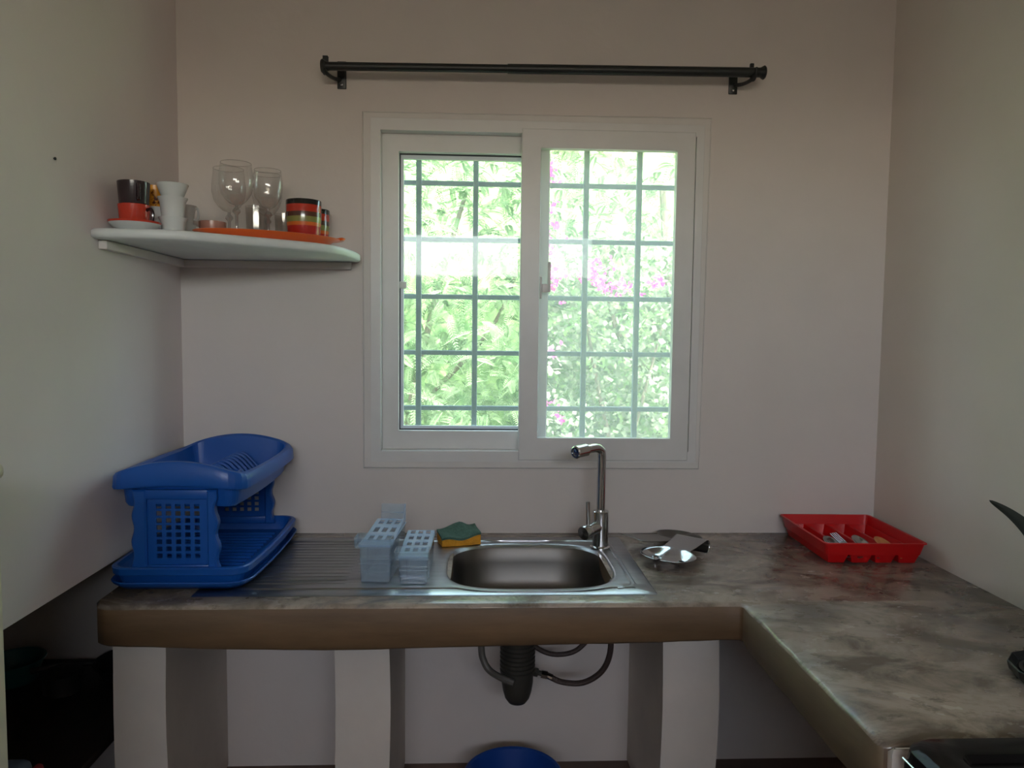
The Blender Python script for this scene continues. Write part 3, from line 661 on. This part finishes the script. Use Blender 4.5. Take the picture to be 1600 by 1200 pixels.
# ------------------------------------------------------------------ red cutlery tray
ct = thing('cutlery_tray', 'red plastic cutlery tray in the right corner of the worktop', 'tray', (1.148, -.182, H+.0005), math.radians(-1.5))
a, b = .146, .168; th = .0022
def ring_rect(hx, hy, r, z): return rrect(hx, hy, r, 3, z)
bm = new(); rings(bm, [ring_rect(a-.008, b-.008, .01, .026), ring_rect(a, b, .012, .060), ring_rect(a+.005, b+.005, .014, .060), ring_rect(a+.005, b+.005, .014, .063), ring_rect(a-.002, b-.002, .012, .063), ring_rect(a-.010, b-.010, .009, .028)], closed=True); obj('tray_wall', bm, M['red'], ct, angle=30)
wd = (2*a-.016)/4
for i in range(4):
    xc = -a+.008+wd*(i+.5)
    bm = new(); rings(bm, [rrect(wd/2-.010, b-.020, .006, 2, 0, xc, 0), rrect(wd/2-.0015, b-.009, .006, 2, .030, xc, 0), rrect(wd/2, b-.008, .006, 2, .034, xc, 0), rrect(wd/2-.0035, b-.012, .006, 2, .034, xc, 0), rrect(wd/2-.012, b-.022, .005, 2, .0025, xc, 0)]); obj('compartment', bm, M['red'], ct, angle=30)
def spoon_mesh(m_, name, label, cat, loc, rot, oval_bowl=True, L=.19):
    t = thing(name, label, cat, loc); t.rotation_euler = rot
    bm = new(); rs = []
    for k in range(22):
        u = k/21; x = -u*L*.68-.045; w_ = .0035+.005*u**2; th_ = .0012; z = .006*math.sin(u*PI*.9)
        rs.append([(x, -w_, z-th_), (x, w_, z-th_), (x, w_, z+th_), (x, -w_, z+th_)])
    rings(bm, rs); obj('handle', bm, m_, t)
    bm = new(); n, q_ = 12, 10; g = {}
    if oval_bowl:
        for i in range(n+1):
            uu = i/n; w_ = .021*math.sqrt(max(.002, 1-((uu-.45)/.56)**2))
            for j in range(q_+1):
                s = j/q_*2-1; g[i, j] = bm.verts.new((-.05+uu*.066, s*w_, -.008*(1-s*s)*math.sin(PI*min(1, max(0, uu)))))
        for i in range(n):
            for j in range(q_): bm.faces.new((g[i, j], g[i+1, j], g[i+1, j+1], g[i, j+1]))
        o = obj('spoon_bowl', bm, m_, t, angle=80)
        so = o.modifiers.new('thickness', 'SOLIDIFY'); so.thickness = .001
    else:
        box(bm, -.052, -.02, -.011, .011, -.001, .001, .0008, 1)
        for s in range(4): box(bm, -.022, .024, -.011+s*.0064, -.0082+s*.0064, -.0008+.0, .0012, .0004, 1)
        obj('tines', bm, m_, t)
    return t
spoon_mesh(M['mirror'], 'fork', 'steel fork with tines up in the leftmost tray compartment', 'fork', (1.085, -.243, H+.050), (math.radians(-6), math.radians(-19), math.radians(102)), False, .085)
spoon_mesh(M['mirror'], 'spoon', 'steel spoon under the fork in the red tray', 'spoon', (1.062, -.232, H+.044), (0, math.radians(-16), math.radians(98)), True, .085)
spoon_mesh(M['mirror'], 'spoon', 'steel tablespoon in the second tray compartment', 'spoon', (1.146, -.240, H+.048), (0, math.radians(-19), math.radians(100)), True, .085)
spoon_mesh(M['wood'], 'wooden_spoon', 'small orange-brown spoon in the right half of the red tray', 'spoon', (1.215, -.240, H+.044), (0, math.radians(-17), math.radians(100)), True, .085)

# ------------------------------------------------------------------ plumbing under the sink
px_, py_ = .118, -.33
tp = thing('sink_trap', 'dark ribbed plastic bottle trap hanging under the sink', 'sink trap', (px_, py_, H-.41))
bm = new(); P = [(0, 0), (.012, .001), (.026, .007), (.035, .020), (.041, .040), (.045, .065), (.046, .095)]; lathe(bm, P, 28); obj('cup', bm, M['rubber'], tp)
bm = new(); P = [(.046, .095)]
for k in range(7): z = .097+k*.0125; P += [(.050, z), (.0505, z+.007), (.0455, z+.009), (.0455, z+.012)]
P += [(.049, .19), (.049, .258)]
lathe(bm, P, 28, caps=(False, True)); obj('ribbed_neck', bm, M['rubber'], tp)
o = None
bm = new(); tube(bm, [(.016, -.33, H-.100), (.014, -.33, H-.24), (.022, -.335, H-.282), (.040, -.345, H-.306), (.075, -.375, H-.314), (.105, -.385, H-.322)], .0095, 10); o = obj('overflow_hose', bm, M['greyhose']); tag(o, 'grey overflow hose bending into the left of the trap', 'hose')
sh1 = thing('supply_hose', 'braided hose looping from the trap side up to the right', 'hose', (0, 0, 0))
bm = new(); tube(bm, [(.205, -.29, H-.345), (.25, -.30, H-.362), (.31, -.31, H-.360), (.36, -.32, H-.325), (.383, -.33, H-.27), (.386, -.33, H-.20), (.384, -.31, H-.16)], .0085, 10); obj('hose', bm, M['hose'], sh1)
bm = new(); tube(bm, [(.163, -.29, H-.334), (.180, -.29, H-.338)], .013, 6, smooth=False); tube(bm, [(.180, -.29, H-.338), (.192, -.29, H-.341)], .0075, 10, smooth=False); obj('valve', bm, M['rubber'], sh1)
bm = new(); tube(bm, [(.190, -.29, H-.341), (.207, -.29, H-.345)], .0125, 6, smooth=False); tube(bm, [(.205, -.29, H-.345), (.222, -.293, H-.352)], .0095, 10, smooth=False); obj('nut', bm, M['chrome'], sh1)
bm = new(); tube(bm, [(.135, -.25, H-.16), (.16, -.25, H-.255), (.195, -.25, H-.290), (.245, -.25, H-.302), (.30, -.25, H-.288), (.345, -.24, H-.24), (.37, -.22, H-.16)], .0075, 10); o = obj('supply_hose', bm, M['hose']); tag(o, 'dark hose in a shallow loop just under the slab beside the trap', 'hose')

# blue bucket on the floor
bk = thing('bucket', 'dark blue plastic bucket on the floor below the sink', 'bucket', (.111, -.30, 0.001))
bm = new(); lathe(bm, [(0, .004), (.10, .004), (.104, 0), (.108, .004), (.138, .135), (.146, .137), (.147, .144), (.143, .146), (.136, .142), (.105, .010), (0, .008)], 44); obj('tub', bm, M['blueD'], bk)

# ------------------------------------------------------------------ niche on the left: low dark table with pots
tb = thing('low_table', 'black low table in the dark niche below the left wall', 'table', (-1.36, -.62, 0))
bm = new(); box(bm, -.52, .41, -.62, .60, H-.405-.025, H-.405, .004); obj('table_top', bm, M['wooddark'], tb)
for sx, sy in ((-.49, -.59), (.38, -.59), (-.49, .57), (.38, .57)):
    bm = new(); box(bm, sx-.022, sx+.022, sy-.022, sy+.022, 0, H-.4305, .003); obj('leg', bm, M['wooddark'], tb)
TT = H-.4045
bs = thing('basin', 'dark teal plastic basin on the low table in the niche', 'basin', (-1.385, -.17, TT)); bs.scale = (.8, .8, .8)
bm = new(); lathe(bm, [(0, .003), (.07, .003), (.073, 0), (.077, .004), (.098, .078), (.106, .080), (.106, .085), (.100, .086), (.095, .080), (.074, .010), (0, .008)], 40); obj('bowl', bm, M['teal'], bs)
po = thing('cooking_pot', 'black cooking pot on the low table beside teal basin', 'pot', (-1.205, -.24, TT)); po.scale = (.66, .66, .62)
bm = new(); lathe(bm, [(0, 0), (.068, 0), (.076, .006), (.080, .09), (.084, .092), (.083, .095), (.078, .094), (.074, .008), (0, .006)], 32); obj('pot_body', bm, M['iron'], po)
bm = new(); lathe(bm, [(.080, .0955), (.06, .108), (.02, .114), (.008, .115), (.008, .122), (.014, .130), (0, .133)], 32); obj('lid', bm, M['iron'], po)
pn = thing('frying_pan', 'wide black frying pan next to the pillar on the low table', 'pan', (-1.058, -.125, TT))
bm = new(); lathe(bm, [(0, 0), (.075, 0), (.082, .004), (.106, .045), (.109, .046), (.106, .048), (.08, .008), (0, .005)], 40); obj('pan_body', bm, M['iron'], pn)
bm = new(); tube(bm, [(-.10, -.02, .04), (-.17, -.06, .055), (-.24, -.11, .058)], .009, 8); obj('pan_handle', bm, M['iron'], pn)
bg_ = thing('striped_bundle', 'small red and pale blue bundle on the low table by the cream fridge', 'bundle', (-1.02, -.79, TT))
bm = new(); box(bm, -.035, .035, -.05, .05, 0, .10, .02, 3); obj('cloth', bm, M['paleblue'], bg_)
bm = new(); box(bm, .0355, .055, -.05, .05, 0, .085, .009, 3); obj('band', bm, M['pinkred'], bg_)

# ------------------------------------------------------------------ cream fridge at the left edge, narrowed so light reaches the first pillar
fg = thing('refrigerator', 'slim cream cupboard with rounded top, its edge in view at far left', 'refrigerator', (-.818, -1.51, 0))
bm = new(); box(bm, -.115, .115, -.24, .24, .03, H+.428, .006); obj('cabinet', bm, M['cream'], fg)
bm = new(); box(bm, -.118, .1225, -.245, .245, H+.4285, H+.454, .010, 3); obj('top_cover', bm, M['cream'], fg)
bm = new(); box(bm, -.10, .10, -.262, -.2405, .06, H+.41, .006, 2); dr = obj('door', bm, M['cream'], fg)
bm = new(); box(bm, .06, .075, -.285, -.2625, .75, .95, .006); obj('handle', bm, M['chrome'], dr)
for sx in (-.09, .09):
    for sy in (-.21, .21):
        bm = new(); lathe(bm, [(.015, 0), (.015, .03)], 12, (sx, sy, 0), (True, True)); obj('foot', bm, M['rubber'], fg)

# ------------------------------------------------------------------ black stove
st = thing('gas_stove', 'glossy black gas stove at the bottom right, beyond the worktop end', 'stove', (.935, -1.56, 0))
bm = new(); box(bm, -.265, .265, -.27, .27, .05, H-.005, .006); obj('stove_body', bm, M['gloss'], st)
bm = new()
def sr(hx, hy, r, z): return rrect(hx, hy, r, 6, z)
rings(bm, [sr(.262, .270, .03, H-.0045), sr(.270, .277, .038, H+.004), sr(.268, .275, .038, H+.018), sr(.258, .265, .036, H+.027), sr(.225, .232, .03, H+.030), sr(.213, .220, .02, H+.028), sr(.206, .213, .018, H+.018), sr(.12, .12, .01, H+.018)]); obj('hob_top', bm, M['gloss'], st)
bm = new(); tube(bm, [(-.2675, .265, H-.003), (-.2675, -.265, H-.003)], .0018, 6, smooth=False); obj('chrome_strip', bm, M['chrome'], st)
for i, (x, y) in enumerate(((-.10, .09), (.10, .09), (-.10, -.10), (.10, -.10))):
    bm = new(); lathe(bm, [(.04, 0), (.04, .010), (.03, .014), (0, .015)], 24, (x, y, H+.0185)); bu = obj('burner', bm, M['iron'], st)
bm = new()
for y in (-.16, -.04, .03, .15): box(bm, -.18, .18, y-.004, y+.004, H+.034, H+.042, .001, 1)
for x in (-.18, 0, .18): box(bm, x-.004, x+.004, -.17, .16, H+.0335, H+.0415, .001, 1)
for x in (-.18, .18):
    for y in (-.165, .155): box(bm, x-.004, x+.004, y-.004, y+.004, H+.0185, H+.036)
obj('pan_support', bm, M['iron'], st)
bm = new(); box(bm, -.22, .22, -.285, -.2705, .12, .55, .006); dr = obj('oven_door', bm, M['gloss'], st)
bm = new(); tube(bm, [(-.18, -.286, .52), (-.17, -.31, .52), (.17, -.31, .52), (.18, -.286, .52)], .007, 8, smooth=False); obj('handle', bm, M['chrome'], dr)
for k in range(4):
    bm = new(); lathe(bm, [(.018, 0), (.018, .01), (.014, .02), (0, .021)], 16, mtx=T(-.15+.1*k, -.2705, .66) @ Rm(PI/2, 'X')); obj('knob', bm, M['iron'], st)
for sx in (-.23, .23):
    for sy in (-.23, .23):
        bm = new(); lathe(bm, [(.015, 0), (.015, .05)], 12, (sx, sy, 0), (True, True)); obj('foot', bm, M['rubber'], st)

# ------------------------------------------------------------------ potted plant just outside the right edge: one leaf and the pot base in view
pp = thing('potted_plant', 'plant at the right edge with one dark pointed leaf in view', 'plant', (1.235, -.93, H+.0005))
bm = new(); lathe(bm, [(0, 0), (.050, 0), (.054, .004), (.068, .10), (.074, .102), (.074, .115), (.068, .116), (.064, .105), (.05, .02)], 28); obj('pot', bm, M['black'], pp)
bm = new(); lathe(bm, [(0, .004), (.04, .002), (.0635, 0)], 20, (0, 0, .098)); obj('soil', bm, M['soil'], pp)
def leaf(pts, wmax, up, pw=.62):
    b = bmesh.new(); P = spline(pts, 6); n = len(P); up = Vector(up).normalized(); top, bot = [], []
    for i, p in enumerate(P):
        t = i/(n-1); d = (P[min(i+1, n-1)]-P[max(i-1, 0)]).normalized(); s = d.cross(up).normalized(); w_ = wmax*min(1, .3+t*1.6)*max(.0, 1-t)**pw+.0004
        nn = s.cross(d)
        top.append([p-s*w_, p-s*w_*.5-nn*.001, p+nn*-.003, p+s*w_*.5-nn*.001, p+s*w_]); bot.append([q-nn*.0016 for q in top[-1]])
    rings(b, [t_+bo[::-1] for t_, bo in zip(top, bot)]); return b
obj('leaf', leaf([(-.005, .0, .095), (-.025, .01, .175), (-.075, .02, .245), (-.118, .025, .285), (-.165, .03, .3145)], .025, (0, 1, .1), .70), M['leafdark'], pp, angle=60)
for c, s, k in ((.0, .5, 1.), (.25, -.5, .9), (.35, .25, 1.1)):
    obj('leaf', leaf([(c*.01, s*.01, .095), (c*.06, s*.06, .19*k), (c*.12, s*.12, .27*k), (c*.17, s*.22, .31*k)], .024, (s, -c, .5)), M['leafdark'], pp, angle=60)
di = thing('dish', 'small black plastic dish at the right edge of the worktop', 'dish', (1.112, -1.075, H+.0005))
bm = new(); lathe(bm, [(0, .002), (.070, .002), (.077, 0), (.090, .014), (.094, .028), (.092, .030), (.080, .018), (.05, .012), (0, .012)], 12); obj('dish_body', bm, M['black'], di, angle=20)
bm = new(); lathe(bm, [(.072, 0), (.074, .004), (.068, .005)], 24, (0, 0, .0165)); obj('inner_ring', bm, M['black'], di)

# ------------------------------------------------------------------ garden outside the window
bm = new(); box(bm, -8, 9, .2, 9, -.25, -.15); struct(obj('ground', bm, M['earth'], smooth=False))
bm = new(); n_ = 40; g = {}
for i in range(n_+1):
    for j in range(13):
        x = -5+10.5*i/n_; v = j/12; g[i, j] = bm.verts.new((x, 2.9+1.2*v+.12*math.sin(x*3+v*5), -.16+3.9*v+.1*math.sin(x*2.3)*v))
for i in range(n_):
    for j in range(12): bm.faces.new((g[i, j], g[i+1, j], g[i+1, j+1], g[i, j+1]))
o = obj('garden_bank', bm, M['bank']); struct(o)
bm = new(); box(bm, -9, 9, -16, YB-.2, -.25, -.15); struct(obj('bounce_yard', bm, M['bounceyard'], smooth=False))  # unseen ground added to bounce warm sunlight in through the rear window
def nrm(a_): return a_/np.maximum(np.linalg.norm(a_, axis=-1, keepdims=True), 1e-9)
def quads(name, V, m_, parent):
    n = V.shape[0]; me = bpy.data.meshes.new(name)
    me.vertices.add(n*4); me.vertices.foreach_set('co', V.reshape(-1).astype(np.float32))
    me.loops.add(n*4); me.loops.foreach_set('vertex_index', np.arange(n*4, dtype=np.int32))
    me.polygons.add(n); me.polygons.foreach_set('loop_start', (np.arange(n)*4).astype(np.int32)); me.polygons.foreach_set('loop_total', np.full(n, 4, np.int32))
    me.update(calc_edges=True); me.materials.append(m_)
    o = bpy.data.objects.new(name, me); COL.objects.link(o); o.parent = parent; o['kind'] = 'stuff'; return o
def fronds(C, L, pairs=15, ll=.036, lw=.0042):
    """feathery compound leaves: C (n,3) base points"""
    n = len(C); d = rng.normal(size=(n, 3)); d[:, 1] -= .9; d[:, 2] += .25; d = nrm(d)
    up = nrm(rng.normal(size=(n, 3))*.45+np.array([0, -.5, 1.])); s = nrm(np.cross(d, up)); out = []
    Ls = L*rng.uniform(.6, 1.25, n)[:, None]
    for k in range(pairs):
        t = (k+1)/pairs; p = C+d*Ls*t-np.array([0, 0, 1.])*Ls*.35*t*t
        f = ll*math.sin(PI*(.12+.82*t))**.7
        for sg in (-1, 1):
            dd = nrm(s*sg+d*.55-np.array([0, 0, .15])); tip = p+dd*f; wv = d*lw
            out.append(np.stack([p, p+dd*f*.5+wv, tip, p+dd*f*.5-wv], 1))
    tip = C+d*Ls-np.array([0, 0, 1.])*Ls*.35; out.append(np.stack([C, C+d*Ls*.5+s*.0022-np.array([0, 0, .35*.25])*Ls, tip, C+d*Ls*.5-s*.0022-np.array([0, 0, .35*.25])*Ls], 1))
    return np.concatenate(out)
def ovals(C, size, w=.45):
    n = len(C); d = nrm(rng.normal(size=(n, 3))+np.array([0, -.3, -.2])); up = nrm(rng.normal(size=(n, 3))+np.array([0, -.6, .8])); s = nrm(np.cross(d, up)); z = size*rng.uniform(.6, 1.3, n)[:, None]
    return np.stack([C, C+d*z*.5+s*z*w, C+d*z, C+d*z*.5-s*z*w], 1)
def cloud(n, x0, x1, y0, y1, z0, z1, lump=.25):
    P = rng.uniform(0, 1, (n, 3)); x = x0+(x1-x0)*P[:, 0]; z = z0+(z1-z0)*P[:, 2]
    y = y0+(y1-y0)*P[:, 1]+lump*(np.sin(x*4.1+1.3)*np.sin(z*3.7+x)+.5*np.sin(x*9+z*7))
    return np.stack([x, y, z], 1)
def shrub(name, label, x, parts, trunk):
    t = thing(name, label, 'shrub', (x, 2.5, -.15))
    for nm, V, m_ in parts: quads(nm, V-np.array([x, 2.5, -.15]), m_, t)
    for pts, r in trunk:
        bm = new(); tube(bm, [(a_-x, b_-2.5, c_+.15) for a_, b_, c_ in pts], lambda u, r=r: r*(1-.6*u), 8); obj('trunk', bm, M['bark'], t)
    return t
shrub('feathery_tree', 'bright green feathery-leaved shrub seen through the left pane', -.5,
      [('foliage', fronds(cloud(9500, -3.0, .62, 2.0, 2.9, .1, 3.3), .17), M['leaf'])],
      [([(-.6, 2.8, -.15), (-.5, 2.8, .8), (-.3, 2.8, 1.7), (-.1, 2.75, 2.4)], .035), ([(-.45, 2.8, .9), (.1, 2.7, 1.5), (.35, 2.6, 2.2)], .02)])
shrub('feathery_tree', 'paler feathery-leaved shrub seen at the right of the window', 1.9,
      [('foliage', fronds(cloud(6000, .62, 4.0, 2.1, 3.0, .1, 3.3), .17), M['leaf'])],
      [([(1.6, 2.8, -.15), (1.5, 2.7, .9), (1.3, 2.6, 1.7), (1.2, 2.5, 2.4)], .05), ([(1.5, 2.7, .9), (.95, 2.5, 1.4), (.8, 2.4, 2.0)], .03)])
cl = cloud(5600, .30, 1.35, 1.8, 2.45, .15, 2.0, .12)
fc = np.concatenate([rng.normal(size=(k, 3))*np.array([sx, .06, sz])+np.array(c_) for k, sx, sz, c_ in
     ((22, .02, .03, (.38, 1.68, 2.32)), (26, .03, .10, (.39, 1.68, 2.03)), (34, .04, .07, (.41, 1.66, 1.80)), (46, .045, .03, (.62, 1.66, 1.78)), (34, .06, .025, (.74, 1.66, 1.70)), (10, .03, .02, (.98, 1.7, 1.74)), (7, .04, .03, (.42, 1.68, 1.35)), (6, .04, .04, (.44, 1.68, 1.0)))])
fl = np.repeat(fc, 3, 0)+rng.normal(size=(len(fc)*3, 3))*.006
shrub('flowering_shrub', 'pale-leaved shrub with magenta flowers seen through the right pane', .9,
      [('foliage', ovals(cl, .042), M['leaf2']), ('blossom', ovals(fl, .030, .42), M['flower'])],
      [([(.95, 2.4, -.15), (.9, 2.3, .5), (.75, 2.2, 1.1), (.6, 2.1, 1.8)], .022), ([(.9, 2.3, .4), (1.0, 2.1, 1.0), (1.1, 2.0, 1.5)], .016)])
